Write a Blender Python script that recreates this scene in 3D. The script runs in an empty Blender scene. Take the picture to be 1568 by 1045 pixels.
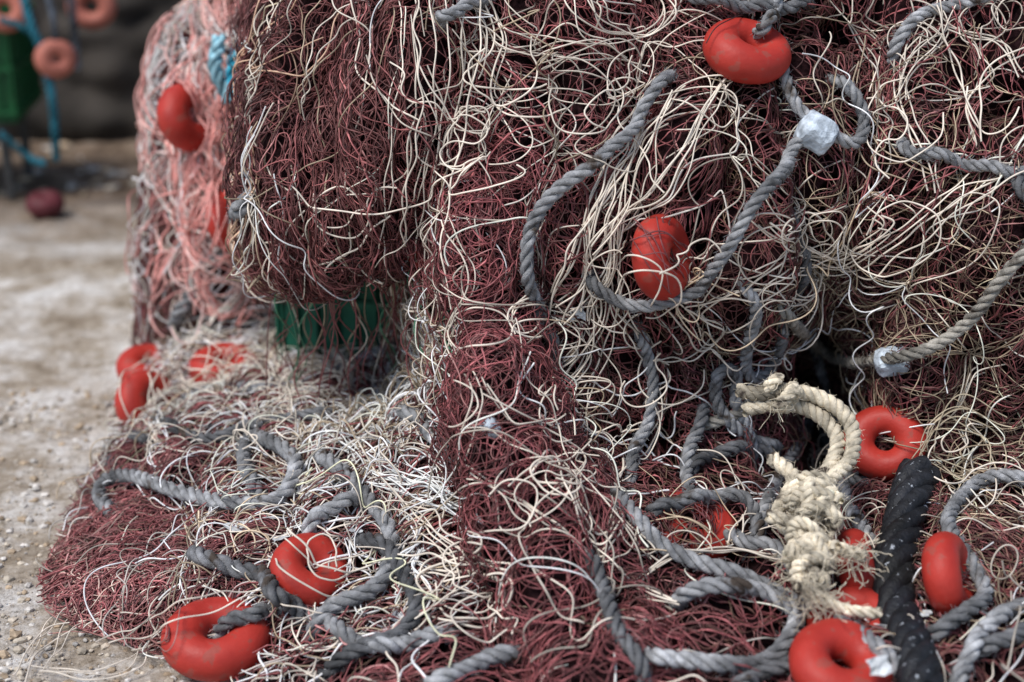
import bpy, math, numpy as np, time, bmesh
from mathutils import Vector, noise, Matrix
from mathutils.bvhtree import BVHTree
T0=time.time()
scene=bpy.context.scene
CAMH=1.0; PITCH=math.radians(20); FPX=50/36*1568
cp,sp=math.cos(PITCH),math.sin(PITCH)
CAM=np.array([0,0,CAMH])
def raydir(px,py):
    a=(px-784)/FPX; b=(522.5-py)/FPX
    return np.array([a, cp+sp*b, -sp+cp*b])
def W(px,py,y):
    d=raydir(px,py); return CAM+d*(y/d[1])
def project(P):
    q=P-CAM
    f=q[...,1]*cp-q[...,2]*sp; u=q[...,1]*sp+q[...,2]*cp
    return 784+FPX*q[...,0]/f, 522.5-FPX*u/f
def link(o,parent=None):
    scene.collection.objects.link(o)
    if parent: o.parent=parent
    return o
# ---------------- materials
def mat(name,col=(.5,.5,.5),rough=.7,attr=False,vscale=60,vamt=.35,bump=.0,bscale=300,sat_dirt=None,spec=.3,rvar=0):
    m=bpy.data.materials.new(name); m.use_nodes=True
    nt=m.node_tree; b=nt.nodes['Principled BSDF']
    b.inputs['Roughness'].default_value=rough
    b.inputs['Specular IOR Level'].default_value=spec
    tc=nt.nodes.new('ShaderNodeTexCoord')
    n=nt.nodes.new('ShaderNodeTexNoise'); n.inputs['Scale'].default_value=vscale; n.inputs['Detail'].default_value=4
    nt.links.new(tc.outputs['Object'],n.inputs['Vector'])
    mr=nt.nodes.new('ShaderNodeMapRange'); mr.inputs[1].default_value=.3; mr.inputs[2].default_value=.7
    mr.inputs[3].default_value=1-vamt; mr.inputs[4].default_value=1+vamt
    nt.links.new(n.outputs['Fac'],mr.inputs[0])
    vm=nt.nodes.new('ShaderNodeVectorMath'); vm.operation='SCALE'
    nt.links.new(mr.outputs[0],vm.inputs['Scale'])
    if attr:
        a=nt.nodes.new('ShaderNodeAttribute'); a.attribute_name='Col'
        nt.links.new(a.outputs['Color'],vm.inputs[0])
    else:
        vm.inputs[0].default_value=col
    out=vm.outputs[0]
    if rvar>0:
        m3=nt.nodes.new('ShaderNodeMapRange'); m3.inputs[1].default_value=.3; m3.inputs[2].default_value=.7
        m3.inputs[3].default_value=rough-rvar; m3.inputs[4].default_value=rough+rvar
        nt.links.new(n.outputs['Fac'],m3.inputs[0]); nt.links.new(m3.outputs[0],b.inputs['Roughness'])
    if sat_dirt:
        n2=nt.nodes.new('ShaderNodeTexNoise'); n2.inputs['Scale'].default_value=sat_dirt[1]; n2.inputs['Detail'].default_value=6
        nt.links.new(tc.outputs['Object'],n2.inputs['Vector'])
        m2=nt.nodes.new('ShaderNodeMapRange'); m2.inputs[1].default_value=sat_dirt[2]; m2.inputs[2].default_value=sat_dirt[2]+.06
        nt.links.new(n2.outputs['Fac'],m2.inputs[0])
        mx=nt.nodes.new('ShaderNodeMix'); mx.data_type='RGBA'
        nt.links.new(m2.outputs[0],mx.inputs[0]); nt.links.new(out,mx.inputs[6]); mx.inputs[7].default_value=(*sat_dirt[0],1)
        out=mx.outputs[2]
    nt.links.new(out,b.inputs['Base Color'])
    if bump>0:
        n3=nt.nodes.new('ShaderNodeTexNoise'); n3.inputs['Scale'].default_value=bscale; n3.inputs['Detail'].default_value=5
        nt.links.new(tc.outputs['Object'],n3.inputs['Vector'])
        bp=nt.nodes.new('ShaderNodeBump'); bp.inputs['Strength'].default_value=bump; bp.inputs['Distance'].default_value=.002
        nt.links.new(n3.outputs['Fac'],bp.inputs['Height']); nt.links.new(bp.outputs[0],b.inputs['Normal'])
    return m
M_twine=mat('twine',rough=.55,attr=True,vscale=25,vamt=.3,spec=.35)
M_rope=mat('rope_fibre',rough=.9,attr=True,vscale=60,vamt=.45,bump=.9,bscale=500,spec=.12,sat_dirt=((.07,.055,.045),22,.60))
M_core=mat('net_core',(.016,.007,.008),.95,vscale=150,vamt=.7,bump=1,bscale=250,spec=.05)  # near-black colour paints the shade seen in gaps between strands
M_float=mat('red_float_plastic',(.40,.030,.020),.58,vscale=30,vamt=.14,bump=.3,bscale=160,spec=.35,sat_dirt=((.32,.055,.04),60,.58),rvar=.12)
M_lead=mat('lead',(.48,.54,.60),.8,vscale=90,vamt=.4,bump=1,bscale=160)
M_black=mat('black_rope',rough=.6,attr=True,vscale=80,vamt=.5,bump=1,bscale=220,sat_dirt=((.4,.43,.47),110,.66))
M_green=mat('green_plastic',(.010,.105,.062),.55,vscale=20,vamt=.3,bump=.2,bscale=90)
M_white=mat('white_scrap',(.55,.57,.58),.6,vscale=50,vamt=.3,bump=.5)
M_dkmetal=mat('dark_metal',(.05,.05,.05),.6)
# ---------------- mesh helpers
def mesh_np(name,V,F,material,col=None,smooth=True,parent=None):
    me=bpy.data.meshes.new(name)
    V=np.ascontiguousarray(V,dtype=np.float32); F=np.ascontiguousarray(F,dtype=np.int32)
    k=F.shape[1]
    me.vertices.add(len(V)); me.vertices.foreach_set('co',V.ravel())
    me.loops.add(F.size); me.loops.foreach_set('vertex_index',F.ravel())
    me.polygons.add(len(F)); me.polygons.foreach_set('loop_start',np.arange(0,F.size,k,dtype=np.int32))
    me.polygons.foreach_set('loop_total',np.full(len(F),k,dtype=np.int32))
    me.polygons.foreach_set('use_smooth',np.full(len(F),smooth))
    me.update(calc_edges=True)
    if col is not None:
        a=me.color_attributes.new('Col','FLOAT_COLOR','POINT')
        c=np.ones((len(V),4),dtype=np.float32); c[:,:3]=col; a.data.foreach_set('color',c.ravel())
    me.materials.append(material)
    o=bpy.data.objects.new(name,me); link(o,parent); return o
def tubes(P,R,k,alive=None):
    N,S,_=P.shape
    T=np.empty_like(P); T[:,1:-1]=P[:,2:]-P[:,:-2]; T[:,0]=P[:,1]-P[:,0]; T[:,-1]=P[:,-1]-P[:,-2]
    T/=np.linalg.norm(T,axis=2,keepdims=True)+1e-9
    ref=np.array([.13,.86,-.5]); n1=np.cross(T,ref); l=np.linalg.norm(n1,axis=2,keepdims=True)
    n1=np.where(l>.08,n1/(l+1e-9),np.cross(T,[1,0,0])); n2=np.cross(T,n1)
    R=np.asarray(R); R=R[:,None]*np.ones((1,S)) if R.ndim==1 else R
    ang=np.arange(k)*2*np.pi/k
    V=P[:,:,None,:]+R[:,:,None,None]*(np.cos(ang)[None,None,:,None]*n1[:,:,None,:]+np.sin(ang)[None,None,:,None]*n2[:,:,None,:])
    idx=np.arange(N*S*k).reshape(N,S,k)
    a=idx[:,:-1]; b=idx[:,1:]
    F=np.stack([a,np.roll(a,-1,2),np.roll(b,-1,2),b],-1)
    if alive is not None: F=F[alive]
    return V.reshape(-1,3),F.reshape(-1,4)
class Acc:
    def __init__(s): s.V=[];s.F=[];s.C=[];s.n=0
    def add(s,V,F,C):
        s.V.append(V); s.F.append(F+s.n); s.n+=len(V)
        s.C.append(np.broadcast_to(C,(len(V),3)))
    def make(s,name,m,parent=None): return mesh_np(name,np.concatenate(s.V),np.concatenate(s.F),m,np.concatenate(s.C),True,parent)
def catmull(Pt,n):
    Pt=np.asarray(Pt,float); P=np.vstack([2*Pt[0]-Pt[1],Pt,2*Pt[-1]-Pt[-2]])
    seg=len(Pt)-1; t=np.linspace(0,seg-1e-6,n); i=t.astype(int); f=(t-i)[:,None]
    a,b,c,d=P[i],P[i+1],P[i+2],P[i+3]
    return .5*((2*b)+(-a+c)*f+(2*a-5*b+4*c-d)*f*f+(-a+3*b-3*c+d)*f**3)
def resamp(P,ds):
    L=np.r_[0,np.cumsum(np.linalg.norm(np.diff(P,axis=0),axis=1))]
    n=max(4,int(L[-1]/ds)); t=np.linspace(0,L[-1],n)
    return np.stack([np.interp(t,L,P[:,j]) for j in range(3)],1)
# ---------------- heap patches
rows=[-150,0,150,300,400,480,560,680,800,920,1045,1180]
cx=[490,590,670,750,850,950,1150,1250,1350,1568,1760]
c0=[430,370,290,270,265,260,250,190,120,60,60,60]
c1=[405,325,248,238,232,228,215,185,140,115,200,240]
c2=[440,370,300,300,298,296,290,290,260,250,330,340]
c3=[465,420,390,390,392,395,400,400,390,390,430,440]
Y=[[3.1,2.8,2.65,2.6,2.5,2.2,2.1,2.05,2.05,2.05,2.08,2.08,2.1,2.1,2.1],
[3.1,2.75,2.58,2.55,2.55,2.3,2.03,1.98,1.98,1.98,2.0,2.0,2.02,2.0,2.0],
[3.1,2.75,2.55,2.52,2.55,2.4,1.98,1.93,1.92,1.91,1.9,1.93,1.95,1.93,1.93],
[3.05,2.72,2.55,2.52,2.6,2.45,1.95,1.88,1.86,1.84,1.82,1.87,1.87,1.85,1.85],
[3.0,2.7,2.52,2.5,2.62,2.6,2.0,1.84,1.83,1.84,1.83,1.93,1.86,1.82,1.82],
[2.9,2.65,2.5,2.5,2.6,2.58,1.98,1.84,1.85,1.86,1.87,2.0,1.88,1.8,1.8]]
Z=[[-.02,0,.06,.10,.105,.12,.23,.30,.29,.28,.26,.15,.28,.31,.31],
[-.03,.01,.09,.12,.14,.16,.19,.20,.20,.19,.16,.01,.16,.19,.19],
[-.03,.005,.06,.09,.11,.12,.135,.14,.145,.14,.12,.02,.11,.13,.13],
[-.03,0.005,.04,.05,.06,.07,.08,.09,.1,.1,.095,.07,.09,.1,.1],
[-.05,-.03,-.01,.005,.02,.035,.045,.05,.06,.07,.07,.07,.07,.07,.07],
[-.05,-.04,-.03,-.01,0,.02,.03,.04,.05,.05,.05,.05,.05,.05,.05]]
ctl=[]
for r,py in enumerate(rows):
    xs=[c0[r],c1[r],c2[r],c3[r]]+cx; line=[]
    for c,px in enumerate(xs):
        if r<6: y=Y[r][c]
        else:
            d=raydir(px,py); y=(1-Z[r-6][c])*d[1]/-d[2]
        line.append(W(px,py,y))
    ctl.append(line)
ctl=np.array(ctl)
b1=ctl[0].copy(); b1[:,1]+=.35; b1[:,2]=.98; b1[:,0]*=1.05
b2=b1.copy(); b2[:,1]=3.5; b2[:,2]=.6
b3=b2.copy(); b3[:,1]=3.8; b3[:,2]=-.05
ctlA=np.concatenate([[b3,b2,b1],ctl])
def upsample(C,nr,nc):
    t=np.stack([catmull(C[:,j],nr) for j in range(C.shape[1])],1)
    return np.stack([catmull(t[i],nc) for i in range(nr)],0)
browsB=[-230,-150,0,150,300,370,405,392]
bl=[450,440,425,402,384,390,410,424]
dB=[.4,.12,.06,0,-.02,.0,.05,.3]
ctlB=[]
for r,py in enumerate(browsB):
    l=bl[r]; line=[]
    for f,y in [(.03,2.35),(0,2.12),(.06,1.98),(.34,1.92),(.68,1.90),(.95,1.90),(1.15,1.97)]:
        line.append(W(l+f*(710-l),py+ ((12*math.sin(9*f)-60*max(0,f-.55)) if r>3 else 0),y+dB[r]))
    ctlB.append(line)
ctlB=np.array(ctlB)
ctlC=[]
for py,l,rr_,y,z in [(130,690,850,1.99,None),(200,690,830,1.93,None),(300,688,810,1.85,None),(400,688,805,1.81,None),(480,692,808,1.795,None),(560,700,820,None,.345),(680,712,865,None,.26),(800,735,925,None,.18),(920,785,985,None,.12),(1045,840,1030,None,.08),(1160,860,1080,None,.05)]:
    line=[]
    for f,dy in [(-.12,.13),(0,.05),(.22,.0),(.5,-.012),(.8,.01),(1,.045),(1.12,.12)]:
        px=l+f*(rr_-l)
        if y is None:
            d=raydir(px,py); yy=(1-z)*d[1]/-d[2]
        else: yy=y
        line.append(W(px,py,yy+dy))
    ctlC.append(line)
ctlC=np.array(ctlC)
class Patch: pass
def nrm(G):
    Pu=np.gradient(G,axis=1); Pv=np.gradient(G,axis=0); n=np.cross(Pu,Pv); n/=np.linalg.norm(n,axis=2,keepdims=True)+1e-12
    if np.mean((n*(CAM-G)).sum(2))<0: n=-n
    return Pu,Pv,n
def blur(G,k):
    for _ in range(k):
        G=G.copy(); G[1:-1]=.25*G[:-2]+.5*G[1:-1]+.25*G[2:]; G[:,1:-1]=.25*G[:,:-2]+.5*G[:,1:-1]+.25*G[:,2:]
    return G
def mkpatch(C,nr,nc,seed,a1=.030,a2=.018,a3=.007,a4=0):
    p=Patch(); G=upsample(C,nr,nc)
    Pu,Pv,n=nrm(G); n=blur(n,8)
    D=np.zeros(G.shape[:2]); D2=D.copy()
    for i in range(nr):
        for j in range(nc):
            x,y,z=G[i,j]
            if y>3.2: continue
            edge=min(1,max(.25,(z+.01)/.09))
            lo=(a1*noise.noise(Vector((x*9+seed,y*6,z*3)))+a2*noise.noise(Vector((x*26,y*12+seed,z*5))))*edge
            D2[i,j]=lo; D[i,j]=lo+a3*noise.noise(Vector((x*60,y*50,z*18+seed)))*edge
            if a4: D[i,j]-=a4*max(0,noise.noise(Vector((x*12+50,y*9,z*10)))-.10)*min(1,max(0,(z-.045)/.07))
    G2=G+n*D2[...,None]; G=G+n*D[...,None]
    p.G=G; p.Pu,p.Pv,n1=nrm(G); p.px,p.py=project(G)
    ns=blur(n1,14); ns/=np.linalg.norm(ns,axis=2,keepdims=True)+1e-9
    p.n=ns
    q=Patch(); q.G=blur(G2,6); q.Pu,q.Pv,_=nrm(q.G); q.n=ns; q.px,q.py=p.px,p.py
    p.area=np.linalg.norm(np.cross(p.Pu,p.Pv),axis=2); q.area=np.linalg.norm(np.cross(q.Pu,q.Pv),axis=2)
    p.nr,p.nc=nr,nc; q.nr,q.nc=nr,nc
    idx=np.arange(nr*nc).reshape(nr,nc)
    p.V=G.reshape(-1,3); p.F=np.stack([idx[:-1,:-1],idx[:-1,1:],idx[1:,1:],idx[1:,:-1]],-1).reshape(-1,4)
    q.V=q.G.reshape(-1,3); q.F=p.F
    return p,q
A,As=mkpatch(ctlA,330,370,3.1,.042,.028,.008,.22)
B,Bs=mkpatch(ctlB,150,110,8.7,.030,.036,.010,.10)
C_,Cs=mkpatch(ctlC,220,50,5.2,.024,.030,.010,.08)
pile=bpy.data.objects.new('fishing_net_pile',None); link(pile)
mesh_np('net_core',A.V-A.n.reshape(-1,3)*.004,A.F,M_core,parent=pile); mesh_np('net_core_bundle',B.V,B.F,M_core,parent=pile); mesh_np('net_core_curtain',C_.V,C_.F,M_core,parent=pile)  # dark backing sheets under the twine, shade painted into their colour
gv=np.array([[-6,-2,0],[6,-2,0],[6,9,0],[-6,9,0]])
def bvh(extra=[]):
    Vs=[As.V,Bs.V,Cs.V,gv]; Fs=[A.F,B.F,C_.F,np.array([[0,1,2,3]])]
    for v,f in extra: Vs.append(v); Fs.append(f)
    off=0; V=[];F=[]
    for v,f in zip(Vs,Fs):
        V+=v.tolist(); F+=(f+off).tolist(); off+=len(v)
    return BVHTree.FromPolygons(V,F)
tree=bvh()
def hit(px,py,tr=None):
    d=raydir(px,py); d=d/np.linalg.norm(d)
    loc,nor,i,dist=(tr or tree).ray_cast(Vector(CAM),Vector(d))
    if loc is None: return W(px,py,1.8),np.array([0,-1,0.])
    nor=np.array(nor)
    if np.dot(nor,d)>0: nor=-nor
    return np.array(loc),nor
def place_path(pts,off,ds=.004,tr=None,smooth=6,n=None,bury=0):
    pp=catmull(np.array(pts,float),n or max(12,len(pts)*10))
    out=[]; m_=len(pp)
    for q,(a,b) in enumerate(pp):
        l,nn=hit(a,b,tr); d=raydir(a,b); d/=np.linalg.norm(d)
        m=.35*nn-.65*d; m/=np.linalg.norm(m)
        e=min(q,m_-1-q)/max(1,m_-1)*len(pts)
        o=off-bury*max(0,1-e/.55)
        out.append(l+m*o)
    P=np.array(out)
    for _ in range(smooth):
        Q=P.copy(); Q[1:-1]=.25*P[:-2]+.5*P[1:-1]+.25*P[2:]; P=Q
    if not bury: P[:,2]=np.maximum(P[:,2],off*.6)
    else: P[:,2]=np.maximum(P[:,2],.009)
    return resamp(P,ds)
# ---------------- thread generator
def samp(Arr,v,u,p):
    v=np.clip(v,0,p.nr-1.001); u=np.clip(u,0,p.nc-1.001)
    i=v.astype(int); j=u.astype(int); f=(v-i); g=(u-j)
    if Arr.ndim==3: f=f[:,None]; g=g[:,None]
    return (Arr[i,j]*(1-f)*(1-g)+Arr[i+1,j]*f*(1-g)+Arr[i,j+1]*(1-f)*g+Arr[i+1,j+1]*f*g)
flowpts=[(560,100,92),(500,300,95),(620,300,88),(750,150,70),(900,100,55),(760,350,86),(760,550,84),(780,750,80),(900,850,60),(700,930,105),(950,970,40),(1100,250,128),(1050,350,110),(950,250,125),(1250,100,60),(1400,200,100),(1450,400,145),(1300,450,120),(1100,500,75),(900,600,80),(1000,700,70),(1150,650,60),(1150,900,25),(1450,650,120),(1500,850,45),(600,600,135),(500,700,150),(350,700,165),(600,850,150),(400,850,160),(250,850,150),(200,920,140),(350,150,95),(300,300,92),(280,450,90),(350,500,115),(600,980,165),(800,1020,10),(1350,1000,30),(620,450,100)]
fp=np.array(flowpts,float)
def flowfield(p):
    c=np.zeros_like(p.px); s=np.zeros_like(p.px)
    for x,y,a in fp:
        w=np.exp(-((p.px-x)**2+(p.py-y)**2)/(2*85**2))+1e-9
        c+=w*np.cos(2*np.radians(a)); s+=w*np.sin(2*np.radians(a))
    q=np.hypot(c,s)+1e-12; p.fc=c/q; p.fs=s/q
for q_ in (A,As,B,Bs): flowfield(q_)
for q_ in (C_,Cs):
    th=2*np.radians(90); q_.fc=np.full(q_.px.shape,math.cos(th)); q_.fs=np.full(q_.px.shape,math.sin(th))
def gs(p,L):
    w=np.zeros_like(p.px)
    for x,y,sx,sy,a in L: w+=a*np.exp(-((p.px-x)/sx)**2-((p.py-y)/sy)**2)
    return w
def gen(p,N,S,ds,w,bundle=1,kap=40,Lk=.02,pull=20,h=(0,.016),hw=.004,wav=.3,spread=.008,seed=0,raw_kill=-.016,e0=(.35,.4),wlr=(.06,.2)):
    r=np.random.default_rng(seed)
    pr=(w*p.area).ravel().clip(0); pr/=pr.sum()
    M=max(1,N//bundle); st=r.choice(len(pr),M,p=pr)
    bi=np.repeat(np.arange(M),bundle)[:N]; N=len(bi)
    v=(st//p.nc)[bi]+r.random(N); u=(st%p.nc)[bi]+r.random(N)
    lu=np.linalg.norm(samp(p.Pu,v,u,p),axis=1)+1e-5; lv=np.linalg.norm(samp(p.Pv,v,u,p),axis=1)+1e-5
    if bundle>1:
        u+=r.normal(0,spread,N)/lu; v+=r.normal(0,spread,N)/lv
    e=r.normal(0,e0[0],N)+r.normal(0,e0[1],M)[bi]; k=r.normal(0,kap,N)
    flip=np.where(r.random(M)[bi]<.5,0,np.pi)
    ph=r.random(M)[bi]*6.28; wl=r.uniform(wlr[0],wlr[1],M)[bi]
    h0=.5*r.uniform(h[0],h[1],N)+.5*r.uniform(h[0],h[1],M)[bi]; ph2=r.random(N)*6.28; wl2=r.uniform(.04,.14,N)
    P=np.zeros((N,S,3)); al=np.ones((N,S),bool); ok=np.ones(N,bool)
    tc=samp(p.fc,v,u,p); ts=samp(p.fs,v,u,p); last=np.arctan2(ts,tc)/2+flip
    for t in range(S):
        s=t*ds
        pos=samp(p.G,v,u,p); nn=samp(p.n,v,u,p)
        hh=h0+hw*np.sin(s/wl2*6.28+ph2)
        ok&=(pos[:,2]>raw_kill)&(v>0)&(v<p.nr-1)&(u>0)&(u<p.nc-1)
        q=pos+nn*hh[:,None]; q[:,2]=np.maximum(q[:,2],.0015+np.maximum(hh,0)*.35)
        P[:,t]=q; al[:,t]=ok
        b=np.arctan2(samp(p.fs,v,u,p),samp(p.fc,v,u,p))/2
        b=b+np.pi*np.round((last-b)/np.pi); last=b
        th=b+e+wav*np.sin(s/wl*6.28+ph)
        k=k*(1-ds/Lk)+kap*math.sqrt(2*ds/Lk)*r.normal(0,1,N)
        e=e*(1-pull*ds)+k*ds
        Pu=samp(p.Pu,v,u,p); Pv=samp(p.Pv,v,u,p); lu=np.linalg.norm(Pu,axis=1)+1e-6; e1=Pu/lu[:,None]
        pd=(Pv*e1).sum(1); lv=np.sqrt(np.maximum((Pv**2).sum(1)-pd**2,1e-10))
        dv=np.sin(th)*ds/lv; du=(np.cos(th)*ds-dv*pd)/lu
        v=v+np.where(ok,np.clip(dv,-4,4),0); u=u+np.where(ok,np.clip(du,-4,4),0)
    return P,al[:,1:]&al[:,:-1],bi
HI=(.36,.17,.16)
def add_threads(acc,p,N,S,ds,w,R,k,col,seed,mixc=None,knots=0,sm=0,hi=0,**kw):
    P,al,bi=gen(p,N,S,ds,w,seed=seed,**kw); r=np.random.default_rng(seed+99)
    n=len(P)
    for _ in range(sm):
        Q=P.copy(); Q[:,1:-1]=.25*P[:,:-2]+.5*P[:,1:-1]+.25*P[:,2:]; P=Q
    R_=r.uniform(R[0],R[1],n)[:,None]*np.ones((1,S))
    if knots: R_=R_*np.where((np.arange(S)[None]+r.integers(0,9,n)[:,None])%knots==0,1.9,1)
    V,F=tubes(P,R_,k,al)
    g=np.exp(r.normal(0,.32,n))*np.exp(r.normal(0,.20,bi.max()+1))[bi]
    C=np.array(col)[None]*g[:,None]
    if mixc is not None:
        m=(r.random(n)<mixc[1]); C[m]=np.array(mixc[0])*g[m,None]
    if hi:
        m=(r.random(n)<hi); C[m]=np.array(HI)*g[m,None]
    acc.add(V,F,np.repeat(C.clip(0,.85),S*k,axis=0))
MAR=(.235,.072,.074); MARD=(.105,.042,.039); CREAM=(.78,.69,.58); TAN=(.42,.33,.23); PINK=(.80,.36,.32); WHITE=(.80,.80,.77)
on=((A.py>-230)&(A.py<1150)&(A.px<1700)&(A.n[...,1]<.6)).astype(float)
inB=((A.px>400)&(A.px<670)&(A.py<370))
inC=((A.px>710)&(A.px<800)&(A.py>250)&(A.py<700))
vis=on*np.where(inB,.03,1.0)*np.where(inC,.1,1)
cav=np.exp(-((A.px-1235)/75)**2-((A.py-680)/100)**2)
left=1/(1+np.exp((A.px-670)/15))
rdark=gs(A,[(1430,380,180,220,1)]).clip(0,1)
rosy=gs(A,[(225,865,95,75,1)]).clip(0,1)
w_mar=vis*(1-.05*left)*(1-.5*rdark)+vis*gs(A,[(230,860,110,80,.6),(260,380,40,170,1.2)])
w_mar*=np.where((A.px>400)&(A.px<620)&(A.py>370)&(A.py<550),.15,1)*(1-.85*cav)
w_mar=w_mar.clip(0)
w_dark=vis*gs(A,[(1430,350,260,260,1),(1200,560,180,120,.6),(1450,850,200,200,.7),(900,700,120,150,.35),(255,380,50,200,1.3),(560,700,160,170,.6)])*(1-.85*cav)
w_cr=vis*(.035+gs(A,[(630,640,80,150,.8),(580,850,150,110,.35),(400,720,150,120,.25),(880,70,120,80,.8),(900,330,90,110,.35),(880,480,80,120,.3),(1270,370,150,80,.35),(1440,110,110,110,.3),(350,60,60,50,.8),(330,560,110,60,.5),(700,900,150,70,.4),(1150,880,150,60,.25),(650,520,50,110,.6),(950,600,80,150,.2)]))
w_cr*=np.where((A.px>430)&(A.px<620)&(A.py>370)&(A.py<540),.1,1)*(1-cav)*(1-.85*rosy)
w_tan=vis*gs(A,[(1480,640,130,120,1),(1350,420,220,140,.5),(1450,480,160,160,.4),(1500,900,120,120,.5),(650,450,60,120,.8),(1100,560,150,120,.2),(500,700,200,150,.2)])*(1-.7*rosy)
w_pk=vis*gs(A,[(352,200,30,100,1.0),(345,130,26,50,.6)])
w_wh=vis*gs(A,[(350,30,80,40,1.0),(630,720,90,130,.4),(330,540,110,60,.25)])
acc=Acc()
RM=(.00072,.00105)
add_threads(acc,A,3100,80,.006,w_mar,RM,3,MAR,11,mixc=((.16,.08,.065),.25),hi=.08,knots=5,bundle=8,kap=30,Lk=.02,pull=20,h=(0,.020),e0=(.18,.28),wav=.35)
add_threads(acc,As,1000,80,.006,w_mar,RM,3,MAR,16,mixc=(MARD,.3),hi=.1,knots=5,bundle=12,kap=26,Lk=.02,pull=22,h=(.002,.036),e0=(.12,.4),wav=.4,spread=.010)
add_threads(acc,A,1700,60,.0045,w_mar,RM,3,MAR,12,mixc=(MARD,.3),hi=.08,bundle=3,kap=80,Lk=.03,pull=6,h=(.003,.026),spread=.012)
add_threads(acc,As,420,60,.005,vis*gs(A,[(215,880,90,80,1),(150,800,50,90,.5)]),RM,3,(.28,.10,.10),19,mixc=((.5,.36,.30),.15),hi=.2,bundle=5,kap=35,Lk=.03,pull=8,h=(.002,.020),e0=(.3,.5))
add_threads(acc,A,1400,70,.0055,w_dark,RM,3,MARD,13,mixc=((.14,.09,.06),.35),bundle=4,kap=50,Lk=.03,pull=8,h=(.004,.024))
onB=((B.py>-200)).astype(float)
add_threads(acc,B,1100,90,.006,onB,RM,3,(.185,.064,.062),14,mixc=(MARD,.35),hi=.06,knots=5,bundle=14,kap=14,Lk=.03,pull=16,h=(0,.040),wav=.14,e0=(.07,.12),spread=.006)
add_threads(acc,B,700,60,.0045,onB*(.4+gs(B,[(520,370,200,60,1.5),(600,150,120,200,.4)])),RM,3,(.20,.068,.066),15,bundle=3,kap=80,Lk=.03,pull=5,h=(.003,.036))
onC=np.ones_like(C_.px)*(C_.py<1120)
add_threads(acc,C_,480,110,.006,onC,RM,3,(.245,.074,.077),17,mixc=((.16,.06,.06),.3),hi=.08,knots=5,bundle=12,kap=20,Lk=.03,pull=12,h=(0,.032),wav=.26,e0=(.10,.2),spread=.008)
add_threads(acc,C_,540,60,.0045,onC,RM,3,(.25,.076,.08),18,mixc=(MARD,.25),hi=.1,bundle=3,kap=75,Lk=.03,pull=5,h=(.003,.036))
acc.make('maroon_twine',M_twine,pile)
acc=Acc()
add_threads(acc,As,210,160,.005,w_cr,(.0009,.0013),4,CREAM,21,mixc=((.80,.74,.66),.4),sm=4,bundle=4,kap=9,Lk=.10,pull=4,h=(.010,.034),spread=.012,wav=.5,wlr=(.15,.4),e0=(.15,.45),hw=.010)
add_threads(acc,As,180,150,.0045,w_cr,(.0008,.0012),4,CREAM,22,mixc=(TAN,.25),sm=4,bundle=2,kap=30,Lk=.14,pull=1.5,h=(.014,.050),hw=.014)
wsk=vis*gs(A,[(645,680,62,150,1.2),(570,860,130,90,.4),(420,740,140,90,.15),(330,570,90,60,.3)])*np.where(A.py<550,.3,1)*(1-.85*rosy)
add_threads(acc,As,165,90,.0045,wsk,(.0007,.0011),4,(.78,.70,.64),28,mixc=(TAN,.3),sm=1,bundle=4,kap=24,Lk=.05,pull=5,h=(.006,.028),hw=.006)
add_threads(acc,As,190,100,.005,w_tan,(.0007,.0010),3,TAN,23,sm=1,bundle=3,kap=24,Lk=.08,pull=3,h=(.008,.028),hw=.006)
add_threads(acc,As,430,50,.006,w_pk,(.0012,.0019),4,PINK,24,mixc=((.84,.60,.56),.35),bundle=6,kap=12,Lk=.05,pull=16,h=(.018,.060),e0=(.06,.12),spread=.006)
add_threads(acc,As,230,70,.006,w_wh,(.0011,.0016),4,WHITE,25,bundle=5,kap=14,Lk=.08,pull=5,h=(.008,.036))
wB=onB*gs(B,[(650,150,60,250,1),(445,330,40,90,.4),(560,60,120,80,.3),(420,150,30,150,.6)])
add_threads(acc,Bs,66,130,.005,wB,(.0008,.0012),4,CREAM,26,mixc=(TAN,.3),sm=4,bundle=3,kap=7,Lk=.1,pull=8,h=(.014,.042),e0=(.08,.15),wav=.25,wlr=(.15,.4),hw=.008)
add_threads(acc,Bs,40,80,.005,onB*gs(B,[(400,300,25,150,1)]),(.001,.0014),4,(.5,.33,.23),27,sm=2,bundle=3,kap=8,Lk=.08,pull=8,h=(.008,.024),hw=.005)
add_threads(acc,Cs,30,130,.005,np.ones_like(C_.px)*(.2+gs(C_,[(880,820,100,120,1),(720,300,60,200,.6)])),(.0009,.0012),4,CREAM,29,sm=4,bundle=2,kap=16,Lk=.12,pull=4,h=(.020,.042),hw=.01)
acc.make('cream_twine',M_twine,pile)
# ---------------- floats
def torus(R,r,nu=64,nv=28,seed=0):
    u=np.arange(nu)*2*np.pi/nu; v=np.arange(nv)*2*np.pi/nv
    U,Vv=np.meshgrid(u,v,indexing='ij')
    rr=r*(1+.020*np.exp(-((np.angle(np.exp(1j*(Vv-.15))))/.09)**2)+.03*np.sin(U*2+seed)+.015*np.sin(3*U+seed*2)+.008*np.sin(7*U+seed)*np.cos(2*Vv))
    x=(R+rr*np.cos(Vv))*np.cos(U)*1.04; y=(R+rr*np.cos(Vv))*np.sin(U)*.96; z=rr*np.sin(Vv)*1.04
    V=np.stack([x,y,z],-1).reshape(-1,3); idx=np.arange(nu*nv).reshape(nu,nv)
    F=np.stack([idx,np.roll(idx,-1,0),np.roll(np.roll(idx,-1,0),-1,1),np.roll(idx,-1,1)],-1).reshape(-1,4)
    return V,F
float_geo=[]
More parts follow.
